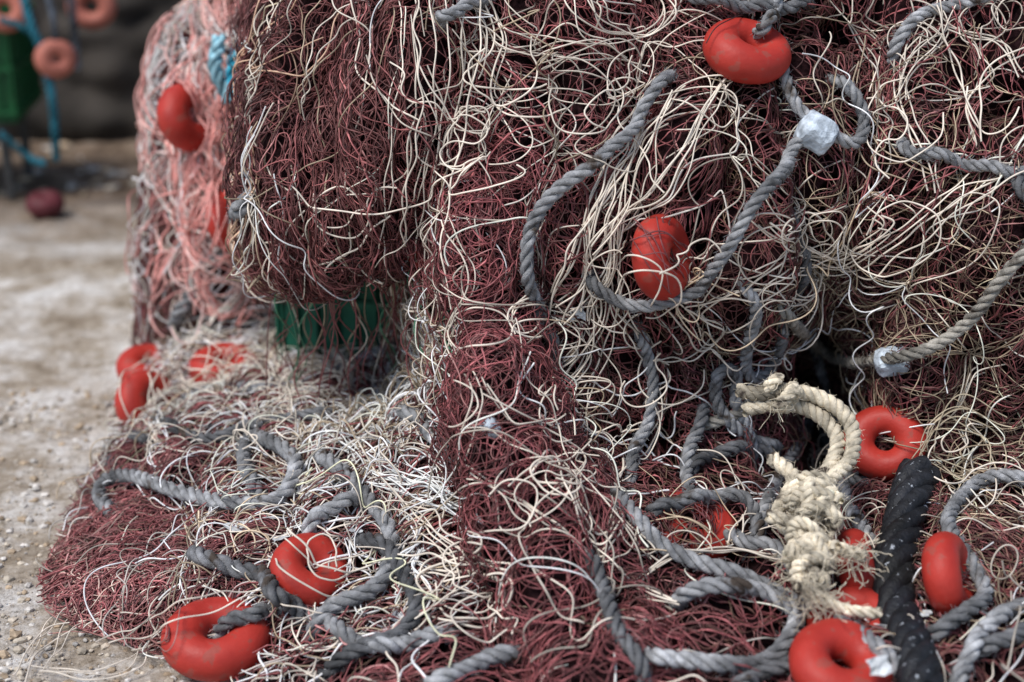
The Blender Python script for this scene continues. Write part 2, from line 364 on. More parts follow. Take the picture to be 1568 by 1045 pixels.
def ring_float(px,py,axis,R=.036,r=.0255,push=.012,ground=False):
    loc,nn=hit(px,py); d=raydir(px,py); d/=np.linalg.norm(d)
    c=loc-d*push+nn*.004
    ax=Vector(axis).normalized()
    if ground: c=CAM+d*((1-.030)/-d[2])
    q=ax.to_track_quat('Z','Y').to_matrix()
    V,F=torus(R,r,seed=px*.37)
    V=V@np.array(q).T
    if c[2]+V[:,2].min()<.001: c=c-d*((.001-c[2]-V[:,2].min())/abs(d[2]))
    o=mesh_np('ring_float',V,F,M_float); o.location=c
    float_geo.append((V+c,F)); return c
ring_float(331,978,(.12,-.22,.96),R=.0385,r=.0265,ground=True)
ring_float(475,876,(.45,-.35,.8),push=.028,R=.031,r=.0225)
ring_float(1142,80,(.25,-.40,.9),push=.035,R=.035,r=.025)
ring_float(1014,392,(.85,-.45,.2),push=.012,R=.034,r=.0245)
ring_float(1358,680,(-.25,-.75,.55),push=.035,R=.034,r=.0215)
ring_float(1316,876,(.95,-.15,.25),push=.03,R=.033,r=.021)
ring_float(1452,884,(.8,-.35,.3),push=.02,R=.034,r=.021)
ring_float(1290,1022,(.2,-.3,.9),push=.03,R=.037,r=.0235)
ring_float(1312,962,(-.3,-.3,.9),push=.010,R=.034,r=.022)
ring_float(345,566,(.1,-.2,.95),push=.035)
ring_float(226,618,(.7,-.4,.3),push=.03,R=.033)
ring_float(232,566,(.2,-.2,.95),push=.01)
ring_float(288,180,(.85,-.35,.3),push=.045,R=.036,r=.027)
ring_float(356,338,(.85,-.35,.3),push=.05,R=.034)
ring_float(664,364,(.3,-.3,.9),push=-.035)
ring_float(1058,812,(.3,-.3,.9),push=-.05)
tree2=bvh(float_geo)
# ---------------- twisted ropes
def frames(P):
    T=np.gradient(P,axis=0); T/=np.linalg.norm(T,axis=1,keepdims=True)+1e-9
    n=np.cross(T[0],[0.3,.2,1]); n/=np.linalg.norm(n); N=[n]
    for i in range(1,len(P)):
        n=n-T[i]*np.dot(n,T[i]); n/=np.linalg.norm(n)+1e-9; N.append(n)
    N=np.array(N); return T,N,np.cross(T,N)
def rope_geo(P,R,pitch=None,ns=3,k=7,col=(.2,.2,.22),seed=0,fuzz=True):
    r=np.random.default_rng(seed); pitch=pitch or R*5.3
    P=resamp(P,R*.34); s=np.arange(len(P))*R*.34
    T,N,Bn=frames(P); a=Acc()
    dirt=np.array([noise.noise(Vector((x*14+seed,y*14,z*14))) for x,y,z in P])
    thick=np.array([1+.12*noise.noise(Vector((x*9,y*9+seed,z*9))) for x,y,z in P])
    for j in range(ns):
        ph=s/pitch*2*np.pi+j*2*np.pi/ns+.8*np.sin(s*11+seed)
        C=P+(R*.56*thick)[:,None]*(np.cos(ph)[:,None]*N+np.sin(ph)[:,None]*Bn)
        rad=R*.485*thick*(1+.05*np.sin(s*300+j)+r.normal(0,.04,len(s)))
        V,F=tubes(C[None],rad[None],k)
        cc=np.array(col)[None]*(1+.9*dirt[:,None])*(1+r.normal(0,.09,len(s))[:,None])*r.uniform(.80,1.12)
        a.add(V,F,np.repeat(cc.clip(.01,1),k,axis=0))
    if fuzz:
        n=int(s[-1]*700); i=r.integers(0,len(P),n); an=r.random(n)*6.28
        d=np.cos(an)[:,None]*N[i]+np.sin(an)[:,None]*Bn[i]
        Q0=P[i]+d*R*.9; t1=(T[i]*r.normal(0,1,(n,1))+d*.6+r.normal(0,.3,(n,3))); 
        Q=np.stack([Q0,Q0+t1*.003,Q0+t1*.006+r.normal(0,.001,(n,3))],1)
        V,F=tubes(Q,np.full(n,.00022),3); a.add(V,F,np.array(col)*1.4)
    return a
GR=(.265,.268,.275); GRD=(.145,.147,.153); GRT=(.30,.28,.245)
ropes=[
 ([(1035,110),(1015,150),(985,195),(940,235),(890,270),(840,310),(808,360),(806,420),(822,470),(835,520),(838,570)],GR,.0085),
 ([(900,405),(920,435),(955,456),(1000,456),(1060,436),(1110,385),(1150,310),(1190,260),(1225,220),(1250,203),(1292,226),(1316,205),(1306,165),(1285,140),(1270,120)],GR,.0082),
 ([(1155,62),(1180,35),(1185,0),(1180,-40)],GR,.0082),
 ([(1190,60),(1200,95),(1212,140),(1225,175),(1250,203),(1262,220)],GR,.008),
 ([(1180,460),(1200,482),(1250,520),(1310,550),(1366,553),(1420,535),(1480,490),(1530,430),(1575,365),(1620,300)],GRT,.008),
 ([(1225,505),(1240,530),(1265,570),(1285,615),(1310,660),(1335,710)],GR,.008),
 ([(930,740),(960,785),(1000,840),(1060,872),(1120,890),(1200,925),(1270,960),(1330,990),(1400,1060)],GR,.0092),
 ([(1030,930),(1060,920),(1100,912),(1160,915),(1205,950),(1200,1000),(1150,1025),(1090,1030),(1010,1018),(980,1000)],GR,.0092),
 ([(980,800),(1020,785),(1080,775),(1130,775),(1152,800),(1150,850)],GR,.0088),
 ([(1240,615),(1228,650),(1205,690),(1180,740),(1160,800),(1155,840)],GR,.0088),
 ([(1200,690),(1160,682),(1120,660),(1090,615),(1098,568),(1122,572),(1118,620),(1138,680),(1150,720)],GR,.0082),
 ([(1200,480),(1185,530),(1160,578),(1138,570),(1142,520),(1155,470),(1125,425)],GR,.0078),
 ([(975,495),(982,530),(998,590),(990,650),(965,700),(965,765)],GR,.0082),
 ([(1080,620),(1062,660),(1050,710),(1055,790)],GR,.0078),
 ([(1280,710),(1300,760),(1325,810),(1350,860)],GR,.0085),
 ([(1265,640),(1275,690),(1300,740),(1350,748)],GRD,.0085),
 ([(1610,765),(1560,748),(1510,745),(1465,770),(1450,810),(1465,850),(1490,890),(1498,930),(1440,978),(1420,985)],GR,.0088),
 ([(1375,225),(1400,238),(1450,250),(1510,265),(1600,272)],GR,.008),
 ([(1365,110),(1380,72),(1410,30),(1460,12),(1530,2),(1570,-20)],GR,.008),
 ([(670,38),(690,28),(715,18),(750,-5)],GR,.008),
 ([(1040,-10),(1080,8),(1110,14),(1180,20),(1250,5)],GRD,.008),
 ([(385,300),(375,330),(345,390),(305,430),(290,470),(262,505)],GR,.0115),
 ([(270,620),(310,612),(370,605),(440,605),(510,585),(570,560),(640,520),(700,495)],GR,.0092),
 ([(570,595),(585,620),(605,642),(640,645),(670,680),(705,715)],GR,.0096),
 ([(190,800),(160,775),(175,742),(230,745),(300,765),(370,780),(430,775),(455,730),(440,700),(405,680),(378,692),(378,730),(410,790)],GR,.0098),
 ([(490,700),(510,720),(545,750),(580,790),(600,840),(590,890),(560,920),(510,945),(465,1000)],GR,.0100),
 ([(470,860),(482,810),(520,782),(570,768)],GR,.0092),
 ([(300,850),(320,866),(360,880),(410,890),(450,930),(475,970)],GRD,.0102),
 ([(334,972),(350,958),(375,948),(410,940),(455,925)],GR,.0088),
 ([(500,945),(520,975),(560,998),(610,1002),(700,970)],GR,.0096),
 ([(640,1070),(700,1040),(750,1018),(810,1005)],GR,.0092),
 ([(890,845),(910,890),(930,950),(960,1000),(990,1070)],GRD,.0088),
 ([(1455,1080),(1470,1030),(1490,990),(1530,955),(1600,925)],GR,.0092),
 ([(180,725),(168,695),(200,680),(260,690)],GRD,.008),
 ([(1200,320),(1210,350),(1225,390),(1225,460)],GRD,.007),
 ([(1110,820),(1140,845),(1190,860),(1240,920),(1300,940)],GR,.0085),
 ([(1490,1005),(1520,995),(1560,985),(1620,955)],GRD,.009),
 ([(1550,280),(1570,310),(1590,360),(1560,390)],GRD,.009),
 ([(230,640),(270,665),(330,685),(400,660),(470,650),(530,640)],GRD,.0088),
 ([(1230,645),(1160,600),(1120,640),(1060,655)],GRT,.008),
 ([(1110,1070),(1150,1045),(1190,1035),(1270,1005)],GRD,.009),
 ([(1050,740),(1070,715),(1100,700),(1150,690),(1210,725)],GRD,.0085),
 ([(540,830),(590,850),(640,900),(645,950),(610,985),(550,1010),(480,1045)],GRD,.0096)]
for i,(pts,c,R) in enumerate(ropes):
    R=R*1.10
    if i==28: P=place_path(pts,R*.6,tr=tree2,smooth=14)
    else: P=place_path(pts,R*1.1+(.034 if i in (0,1,3,4) else .018),tr=(tree2 if i in (2,27,29) else tree),smooth=12,bury=(.068 if i in (0,1,3,4) else .052))
    s_=np.linspace(0,1,len(P)); P=P+np.array([-0.0,-.55,.8])*(.010*np.sin(s_*np.pi*(2+i%3))**2)[:,None]*(0 if i in (1,3,4) else 1)
    rope_geo(P,R,col=c,seed=i).make('grey_rope',M_rope)
# cream knotted rope (hangs across the hollow)
CR=(.60,.53,.41)
a=Acc()
def merge(dst,src):
    V=np.concatenate(src.V);F=np.concatenate(src.F);C=np.concatenate(src.C); dst.F.append(F+dst.n);dst.V.append(V);dst.C.append(C);dst.n+=len(V)
def dep(py): return float(np.interp(py,[590,650,700,780,850,900,950],[1.76,1.72,1.68,1.60,1.53,1.475,1.43]))
def abspath(pts,dy=0):
    P=np.array([W(x,y,dep(y)+dy) for x,y in pts]); return catmull(P,80)
for k_,(pts,dy) in enumerate([([(1130,598),(1165,604),(1205,598),(1262,612),(1302,648),(1303,700),(1268,738)],0),([(1140,628),(1200,618),(1250,634),(1281,668),(1276,705),(1255,738)],.012),([(1180,700),(1215,735),(1190,790),(1230,830)],.03)]):
    merge(a,rope_geo(abspath(pts,dy),.0100,col=CR,seed=60+k_,pitch=.034))
def knot(pa,pb,turns,rad,seed,dy=0,R=.0085):
    p0=W(*pa,dep(pa[1])+dy); p1=W(*pb,dep(pb[1])+dy)
    ax=(p1-p0); L=np.linalg.norm(ax); ax/=L; n=np.cross(ax,[0,1,.3]); n/=np.linalg.norm(n); m=np.cross(ax,n)
    t=np.linspace(0,1,int(turns*24))
    rr=rad*(.65+.35*np.sin(np.pi*t))*(1+.15*np.sin(t*31+seed))
    ang=t*turns*6.28
    P=p0+ax*(t*L+.007*np.sin(ang*.5+seed))[:,None]+rr[:,None]*(np.cos(ang)[:,None]*n+np.sin(ang)[:,None]*m)
    return rope_geo(P,R,col=CR,seed=seed,pitch=.03)
merge(a,knot((1250,738),(1245,808),4.2,.026,71)); merge(a,knot((1215,752),(1282,785),3,.022,72,dy=-.008))
merge(a,knot((1190,590),(1215,622),2.6,.015,73,dy=-.005)); merge(a,knot((1270,790),(1225,825),2,.020,78,dy=-.004))
merge(a,knot((1240,832),(1240,890),3.5,.022,74)); merge(a,knot((1210,848),(1275,850),3,.017,75,dy=-.008))
merge(a,rope_geo(abspath([(1175,790),(1210,800),(1240,830),(1290,842),(1325,852)],-.01),.0085,col=CR,seed=76))
merge(a,rope_geo(abspath([(1220,870),(1240,905),(1290,932),(1348,940)],-.0),.007,col=CR,seed=77))
r=np.random.default_rng(5)
for c,n in [((1240,865),25),((1255,800),12),((1310,850),50),((1235,900),50),((1210,850),20),((1195,605),16),((1255,915),30)]:
    base=W(*c,dep(c[1])-.015)
    Q=[base+r.normal(0,.011,(n,3))]; dr=r.normal(0,.7,(n,3)); dr[:,2]-=.7
    for t in range(8):
        dr=dr+r.normal(0,.35,(n,3)); dr/=np.linalg.norm(dr,axis=1,keepdims=True); Q.append(Q[-1]+dr*.005)
    V,F=tubes(np.stack(Q,1),np.full(n,.0007),3); a.add(V,F,np.array(CR)*1.1)
a.make('cream_knotted_rope',M_rope)
P=place_path([(1410,735),(1392,790),(1378,860),(1378,930),(1392,1000),(1405,1080)],.034,smooth=30)
rope_geo(P,.0255,col=(.012,.013,.016),seed=90,pitch=.16,k=12,ns=5).make('black_thick_rope',M_black)
# lead weights
def lead(px,py,dirp,L=.042,R=.018,off=.050):
    l,nn=hit(px,py); d=raydir(px,py); d/=np.linalg.norm(d); c=l+(.35*nn-.65*d)/np.linalg.norm(.35*nn-.65*d)*off
    q0=c-CAM; t_=raydir(px,py); c=CAM+t_*(q0[1]/t_[1])
    c2=W(dirp[0],dirp[1],c[1]); ax=Vector(c2-c).normalized()
    bm=bmesh.new(); bmesh.ops.create_icosphere(bm,subdivisions=3,radius=1)
    for v in bm.verts:
        x,y,z=v.co
        z2=math.copysign(abs(z)**.6,z); rr=(1-abs(z2)**5*.45)
        h=math.hypot(x,y)+1e-6; q=1+.14*noise.noise(Vector((x*2,y*2,z*2+px)))+.05*math.cos(6*math.atan2(y,x))+.05*noise.noise(Vector((x*6,y*6,z*6)))
        v.co=Vector((x/h*min(1,h*1.5)*R*rr*q, y/h*min(1,h*1.5)*R*rr*q, z2*L*.5))
    me=bpy.data.meshes.new('lead_weight'); bm.to_mesh(me); bm.free(); me.materials.append(M_lead)
    o=bpy.data.objects.new('lead_weight',me); link(o); o.rotation_euler=ax.to_track_quat('Z','Y').to_euler(); o.location=c
lead(1250,203,(1290,225),.052,.025); lead(1366,553,(1400,548),.050,.020); lead(752,655,(766,671),.028,.011,off=.010)
# ---------------- hand-laid twine runs
acc=Acc()
def run(pts,n=1,jit=0,R=.00125,col=CREAM,seed=0,off=.028,tr=None):
    r=np.random.default_rng(seed)
    for q in range(n):
        p=np.array(pts,float)+r.normal(0,1,2)*jit+r.normal(0,.6*jit+.5,(len(pts),2))
        P=place_path(p,off+r.uniform(-.006,.012),ds=.004,tr=tr or tree2,smooth=6)
        L=np.arange(len(P))*.004
        if jit>0:
            for ax_ in (0,2,1):
                P[:,ax_]+=r.uniform(.0008,.0035)*np.sin(L*6.28/r.uniform(.06,.14)+r.random()*6)
        P[:,2]=np.maximum(P[:,2],.002)
        V,F=tubes(P[None],np.array([R*r.uniform(.75,1.15)]),5); acc.add(V,F,np.array(col)*r.uniform(.85,1.08))
run([(445,285),(480,312),(560,322),(640,302),(700,268),(735,240),(722,268),(690,300),(760,290),(802,268),(790,255)],seed=1,jit=1,n=1)
run([(540,-10),(545,60),(556,120),(600,160),(640,190)],seed=2,n=1,jit=2)
for s,o in enumerate([(0,0),(12,5),(-40,0),(60,10),(-14,3),(35,0),(-90,0),(50,-5)]):
    run([(650+o[0],-20),(655+o[0],100),(643+o[0],200),(628+o[0],300),(622+o[0],390),(634+o[0],480)][:6 if o[0]>-50 else 4],seed=10+s,jit=5,n=1)
run([(655,100),(690,180),(745,205),(735,160),(692,190),(680,240),(720,262),(760,230)],seed=4,n=2,jit=6)
run([(840,470),(885,505),(872,560),(825,612),(860,612),(902,545),(862,475)],seed=5,n=3,jit=7)
run([(815,640),(870,690),(868,745),(830,750),(800,720),(835,700),(875,790),(905,825),(940,780),(945,720)],seed=6,n=2,jit=5,R=.0015)
run([(935,450),(985,530),(1012,630),(990,690),(960,700)],seed=7,n=3,jit=8)
run([(1410,50),(1400,150),(1430,230),(1440,300)],seed=8,n=3,jit=8)
run([(1420,30),(1450,90),(1478,160),(1500,232),(1490,160),(1520,110),(1575,80)],seed=9,n=2,jit=6)
run([(1440,0),(1438,40),(1400,95),(1380,150)],seed=19,n=5,jit=8)
run([(1440,40),(1490,60),(1540,70),(1568,110)],seed=20,n=3,jit=8)
run([(1020,150),(960,240),(925,320),(905,400),(870,480)],seed=30,n=11,jit=15)
run([(1000,190),(935,300),(880,360),(860,420),(830,500),(790,520),(785,480),(830,430)],seed=31,n=3,jit=6)
run([(1110,120),(1070,220),(1010,300),(950,340),(920,380)],seed=32,n=5,jit=10)
run([(930,310),(915,380),(930,450),(905,520),(870,600),(880,650)],seed=60,n=6,jit=12)
run([(490,640),(560,700),(640,750),(700,780)],seed=33,n=7,jit=14,col=WHITE)
run([(590,740),(640,750),(695,765)],seed=34,n=10,jit=9,col=WHITE)
run([(520,720),(480,660),(420,600),(330,560),(250,580),(225,640),(260,700)],seed=35,n=4,jit=10)
run([(440,420),(430,500),(380,570),(300,600)],seed=36,n=4,jit=12)
run([(260,560),(300,530),(350,470),(370,400),(380,330)],seed=61,n=7,jit=12,col=(.72,.68,.6))
run([(700,880),(760,870),(790,900),(740,950),(660,940),(640,890),(700,860),(780,880)],seed=38,n=3,jit=8,R=.0015)
run([(520,640),(600,760),(680,830),(700,900),(620,960)],seed=39,n=4,jit=14)
run([(740,720),(840,800),(920,860),(960,800),(900,740)],seed=40,n=3,jit=10)
run([(1030,460),(1090,520),(1120,500),(1060,470),(1160,440),(1240,470)],seed=41,n=3,jit=9)
run([(1160,340),(1210,380),(1290,400),(1360,360),(1340,330)],seed=42,n=4,jit=10)
run([(1395,700),(1440,640),(1500,660),(1520,730),(1460,740),(1400,690),(1450,610),(1540,640)],seed=43,n=3,jit=10,col=(.5,.42,.3),R=.001)
run([(40,1025),(90,960),(160,940),(240,900)],seed=44,n=6,jit=14,off=.004,R=.001)
run([(60,1035),(130,1040),(200,1025),(230,990)],seed=45,n=3,jit=7,off=.004,R=.001)
run([(95,900),(150,880),(230,870),(330,840)],seed=46,n=6,jit=14,off=.008,R=.001)
run([(110,930),(160,960),(240,970),(250,930)],seed=62,n=12,jit=18,off=.006,R=.0009,col=(.35,.16,.14))
run([(880,-20),(900,40),(980,60),(1030,20),(1000,-20)],seed=47,n=4,jit=12)
run([(720,40),(800,70),(880,50),(960,90)],seed=48,n=5,jit=18)
run([(730,-10),(760,60),(740,130),(790,170),(850,140)],seed=63,n=4,jit=16)
run([(700,330),(720,420),(705,520),(740,600),(720,690)],seed=64,n=2,jit=10,R=.0011)
run([(750,600),(800,660),(850,640),(880,700),(940,780),(1010,850)],seed=65,n=3,jit=12)
run([(1085,70),(1100,45),(1135,28),(1150,20)],seed=49,R=.0008,col=(.05,.02,.02),off=.003)
run([(975,375),(1010,365),(1050,395),(1065,425)],seed=50,n=3,jit=7,R=.0009,col=MAR,off=.003)
run([(985,345),(1010,380),(1035,440)],seed=51,n=4,jit=10,R=.0009,col=MAR,off=.003)
run([(320,20),(345,70),(370,40),(385,80)],seed=53,n=8,jit=8,col=WHITE,R=.0016,off=.05)
run([(275,120),(300,160),(330,200),(340,260)],seed=66,n=5,jit=8,col=PINK,R=.0015,off=.012)
run([(350,150),(345,200),(340,260),(335,330),(330,380)],seed=67,n=16,jit=13,col=PINK,R=.0015,off=.05)
run([(150,990),(230,960),(310,930),(420,915),(480,940),(560,930)],seed=54,n=2,jit=8)
run([(430,860),(500,905),(620,880),(700,890)],seed=55,n=3,jit=12)
run([(1150,440),(1190,400),(1250,380),(1320,400),(1390,360),(1470,300),(1560,260)],seed=56,n=4,jit=14)
run([(1180,860),(1100,850),(1020,860),(980,900),(1040,930)],seed=57,n=3,jit=10)
run([(1300,100),(1290,180),(1330,250),(1400,280)],seed=58,n=3,jit=14,col=TAN)
# slack loops of twine
r=np.random.default_rng(123)
spots=[(900,120),(820,60),(960,60),(740,170),(700,220),(880,500),(850,570),(900,640),(840,730),(1240,360),(1300,400),(1200,420),(1480,150),(1420,120),(1450,660),(1500,700),(620,560),(560,640),(500,880),(700,900),(760,930),(1100,860),(650,820),(430,620),(300,600),(980,480),(1050,470),(1330,330),(1010,560),(600,340),(480,330)]
for x,y in spots:
    for q in range(2):
        n=r.integers(7,13); ang=r.random()*6.28; p=[(x+r.normal(0,22),y+r.normal(0,22))]
        turn=r.choice([-1,1])*r.uniform(.5,.95); st=r.uniform(16,34)
        for j in range(n):
            ang+=turn*r.uniform(.6,1.3); p.append((p[-1][0]+math.cos(ang)*st,p[-1][1]+math.sin(ang)*st))
            if r.random()<.2: turn=-turn
        run(p,seed=int(r.integers(1e6)),n=1,jit=0,R=.0012,off=.034)
# net and twine hanging free from the overhanging bundle
r=np.random.default_rng(77)
for i in range(250):
    x0=r.uniform(405,690) if i%3 else r.uniform(600,700); y0=374-max(0,(x0-560))*.28+r.normal(0,9)
    kind=r.random()
    top,_=hit(x0,y0); top=top+np.array([0,.015,0])
    x1=x0+r.normal(5,22); full=r.random()<(.26 if x0<600 else .55)
    if full: bot,_=hit(x1,r.uniform(560,640)); bot=bot+np.array([0,0,.01])
    else: bot=top+np.array([r.normal(0,.02),r.uniform(-.01,.04),-r.uniform(.01,.09)])
    n=26; t=np.linspace(0,1,n)[:,None]
    P=top*(1-t)+bot*t
    P[:,0]+=(.018*np.sin(t[:,0]*r.uniform(4,14)+r.random()*6)*np.sin(np.pi*t[:,0]*.9))*r.uniform(.3,1.3)
    P[:,1]+=.014*np.sin(t[:,0]*r.uniform(4,10)+r.random()*6)
    if not full:
        back=P[::-1].copy(); back[:,0]+=r.normal(0,.014)*np.linspace(.3,1,n); P=np.vstack([P,back[2:]])
        for _ in range(5):
            Q=P.copy(); Q[1:-1]=.25*P[:-2]+.5*P[1:-1]+.25*P[2:]; P=Q
    col=MAR if kind<.6 else (CREAM if kind<.75 else TAN if kind<.92 else (.10,.3,.18))
    V,F=tubes(P[None],np.array([.0010 if kind<.6 else .0012]),4); acc.add(V,F,np.array(col)*r.uniform(.7,1.2))
acc.make('cream_twine_loops',M_twine,pile)
for k_,pts in enumerate([[(352,70),(343,110),(350,155)],[(388,70),(378,110),(368,155)]]):
    rope_geo(place_path(pts,.085,smooth=4),.0125,col=(.05,.36,.5) if k_ else (.3,.52,.6),seed=100+k_).make('turquoise_rope',M_rope)
def scrap(px,py,w,seed):
    l,nn=hit(px,py,tree2); r=np.random.default_rng(seed); bm=bmesh.new()
    l=l+nn*.024
    vs=[]
    for i in range(4):
        for j in range(4):
            vs.append(bm.verts.new(((i-1.5)*w/3+r.normal(0,w*.07),(j-1.5)*w/4+r.normal(0,w*.07),r.normal(0,w*.10))))
    for i in range(3):
        for j in range(3): bm.faces.new((vs[i*4+j],vs[i*4+j+1],vs[i*4+j+5],vs[i*4+j+4]))
    me=bpy.data.meshes.new('white_plastic_scrap'); bm.to_mesh(me); bm.free(); me.materials.append(M_white)
    o=bpy.data.objects.new('white_plastic_scrap',me); link(o); o.location=l
    o.rotation_euler=(Vector(nn)+Vector(r.normal(0,.3,3))).to_track_quat('Z','Y').to_euler()
for i,(x,y,w) in enumerate([(482,962,.03),(365,828,.035),(420,845,.022),(1420,962,.02),(600,965,.018),(872,470,.024),(1330,1038,.025),(540,826,.016),(755,795,.014)]): scrap(x,y,w,i)
# ---------------- crate
def box(name,c,s,m,parent,bev=.003,rot=(0,0,0)):
    bm=bmesh.new(); bmesh.ops.create_cube(bm,size=1); bmesh.ops.scale(bm,vec=s,verts=bm.verts)
    bmesh.ops.bevel(bm,geom=bm.edges,offset=min(bev,min(s)*.3),segments=2,affect='EDGES')
    me=bpy.data.meshes.new(name); bm.to_mesh(me); bm.free(); me.materials.append(m)
    o=bpy.data.objects.new(name,me); link(o,parent); o.location=c; o.rotation_euler=rot; return o
def crate(name,loc,rotz,w,d,h,m):
    e=bpy.data.objects.new(name,None); link(e); e.location=loc; e.rotation_euler=(0,0,rotz)
    t=.006
    box('base',(0,0,t/2),(w,d,t),m,e)
    for sy in (-1,1):
        box('wall',(0,sy*(d/2),h*.5+.004),(w-.02,t,h-.01),m,e)
        for z in (.03,h*.5,h-.02): box('rim',(0,sy*(d/2+.009),z),(w+.012,.014,.014),m,e)
        n=int(w/.035)
        for i in range(n+1): box('rib',(-w/2+i*w/n,sy*(d/2+.008),h*.5),(.007,.012,h-.02),m,e)
    for sx in (-1,1):
        box('wall_side',(sx*(w/2),0,h*.5+.004),(t,d-.02,h-.012),m,e)
        for z in (.03,h*.5,h-.02): box('rim_side',(sx*(w/2+.009),0,z),(.014,d+.0,.013),m,e)
        n=int(d/.035)
        for i in range(1,n): box('rib_side',(sx*(w/2+.008),-d/2+i*d/n,h*.5),(.012,.007,h-.022),m,e)
    return e
crate('green_plastic_crate',(-.21,2.41,.03),math.radians(-14),.32,.28,.42,M_green)
# ---------------- ground
def gridcoords(a,b,fine0,fine1,df):
    f=np.arange(fine0,fine1,df); lo=[fine0-df*1.5**i*2 for i in range(1,40) if fine0-df*1.5**i*2>a]; hi=[fine1+df*1.5**i*2 for i in range(1,40) if fine1+df*1.5**i*2<b]
    return np.array([a]+lo[::-1]+list(f)+hi+[b])
gx=gridcoords(-60,60,-2.6,.0,.016); gy=gridcoords(-10,80,1.2,5.2,.016)
X,Yg=np.meshgrid(gx,gy,indexing='ij'); Zg=np.zeros_like(X)
for i in range(len(gx)):
    for j in range(len(gy)):
        x,y=gx[i],gy[j]
        if -3<x<.5 and 1<y<5.5:
            Zg[i,j]=-.007+.007*noise.noise(Vector((x*4,y*4,0)))+.006*noise.noise(Vector((x*14,y*14,3)))+.004*noise.noise(Vector((x*38,y*38,5)))
idx=np.arange(X.size).reshape(X.shape)
F=np.stack([idx[:-1,:-1],idx[1:,:-1],idx[1:,1:],idx[:-1,1:]],-1).reshape(-1,4)
mg=bpy.data.materials.new('rough_concrete'); mg.use_nodes=True; nt=mg.node_tree; b=nt.nodes['Principled BSDF']; b.inputs['Roughness'].default_value=.9; b.inputs['Specular IOR Level'].default_value=.2
tc=nt.nodes.new('ShaderNodeTexCoord')
def nz(sc,det=6,rough=.6):
    n=nt.nodes.new('ShaderNodeTexNoise'); n.inputs['Scale'].default_value=sc; n.inputs['Detail'].default_value=det; n.inputs['Roughness'].default_value=rough
    nt.links.new(tc.outputs['Object'],n.inputs['Vector']); return n.outputs['Fac']
def ramp(f,st):
    r_=nt.nodes.new('ShaderNodeValToRGB'); e=r_.color_ramp.elements
    e[0].position=st[0][0]; e[0].color=(*st[0][1],1); e[1].position=st[-1][0]; e[1].color=(*st[-1][1],1)
    for p_,c in st[1:-1]:
        q=e.new(p_); q.color=(*c,1)
    nt.links.new(f,r_.inputs[0]); return r_.outputs[0]
def mix(f,a_,b_,mode='MIX'):
    m_=nt.nodes.new('ShaderNodeMix'); m_.data_type='RGBA'; m_.blend_type=mode
    if isinstance(f,float): m_.inputs[0].default_value=f
    else: nt.links.new(f,m_.inputs[0])
    nt.links.new(a_,m_.inputs[6]); nt.links.new(b_,m_.inputs[7]); return m_.outputs[2]
big=ramp(nz(5.0,10,.74),[(.36,(.31,.25,.185)),(.45,(.47,.40,.32)),(.52,(.65,.60,.54)),(.60,(.85,.83,.80))])
fine=ramp(nz(75,6,.8),[(.34,(.32,.28,.22)),(.46,(.82,.80,.78)),(.7,(1.15,1.15,1.15))])
c=mix(.9,big,fine,'MULTIPLY')
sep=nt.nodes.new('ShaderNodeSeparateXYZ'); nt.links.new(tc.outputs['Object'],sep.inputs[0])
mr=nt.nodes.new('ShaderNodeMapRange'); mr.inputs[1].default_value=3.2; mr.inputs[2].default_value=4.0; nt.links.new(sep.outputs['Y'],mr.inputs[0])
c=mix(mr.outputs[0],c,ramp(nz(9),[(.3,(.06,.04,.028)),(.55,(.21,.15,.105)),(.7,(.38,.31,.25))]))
nt.links.new(c,b.inputs['Base Color'])
bp=nt.nodes.new('ShaderNodeBump'); bp.inputs['Strength'].default_value=1; bp.inputs['Distance'].default_value=.008
nt.links.new(nz(70,8,.75),bp.inputs['Height']); nt.links.new(bp.outputs[0],b.inputs['Normal'])
mesh_np('ground',np.stack([X,Yg,Zg],-1).reshape(-1,3),F,mg)
# gravel
M_grav=mat('gravel',rough=.9,attr=True,vscale=120,vamt=.3,bump=.6,bscale=200)
bm=bmesh.new(); bmesh.ops.create_icosphere(bm,subdivisions=1,radius=1); bv=np.array([v.co[:] for v in bm.verts]); bf=np.array([[v.index for v in f.verts] for f in bm.faces]); bm.free()
r=np.random.default_rng(3); acc=Acc()
def stones(n,x0,x1,y0,y1,s0,s1,pw=2.5):
    for i in range(n):
        x=r.uniform(x0,x1); y=y0+(y1-y0)*r.random()**1.6; s=s0+(s1-s0)*r.random()**pw
        sc=s*np.array([r.uniform(.7,1.2),r.uniform(.7,1.2),r.uniform(.4,.8)])
        v=bv*(1+r.normal(0,.13,(len(bv),1)))*sc; a_=r.random()*6.28
        v=v@np.array([[math.cos(a_),-math.sin(a_),0],[math.sin(a_),math.cos(a_),0],[0,0,1]]); v=v+[x,y,s*.05-.006]
        g=r.uniform(.6,1.2); cc=np.array([[.52,.45,.36],[.62,.58,.53],[.42,.32,.22]][r.integers(0,3)])*g
        acc.add(v,bf,cc)
stones(7000,-.95,-.2,1.45,2.5,.001,.0085,5)
stones(120,-2.2,-.9,4.0,4.7,.005,.03,2)
o=mesh_np('gravel',np.concatenate(acc.V),np.concatenate(acc.F),M_grav,np.concatenate(acc.C),False)
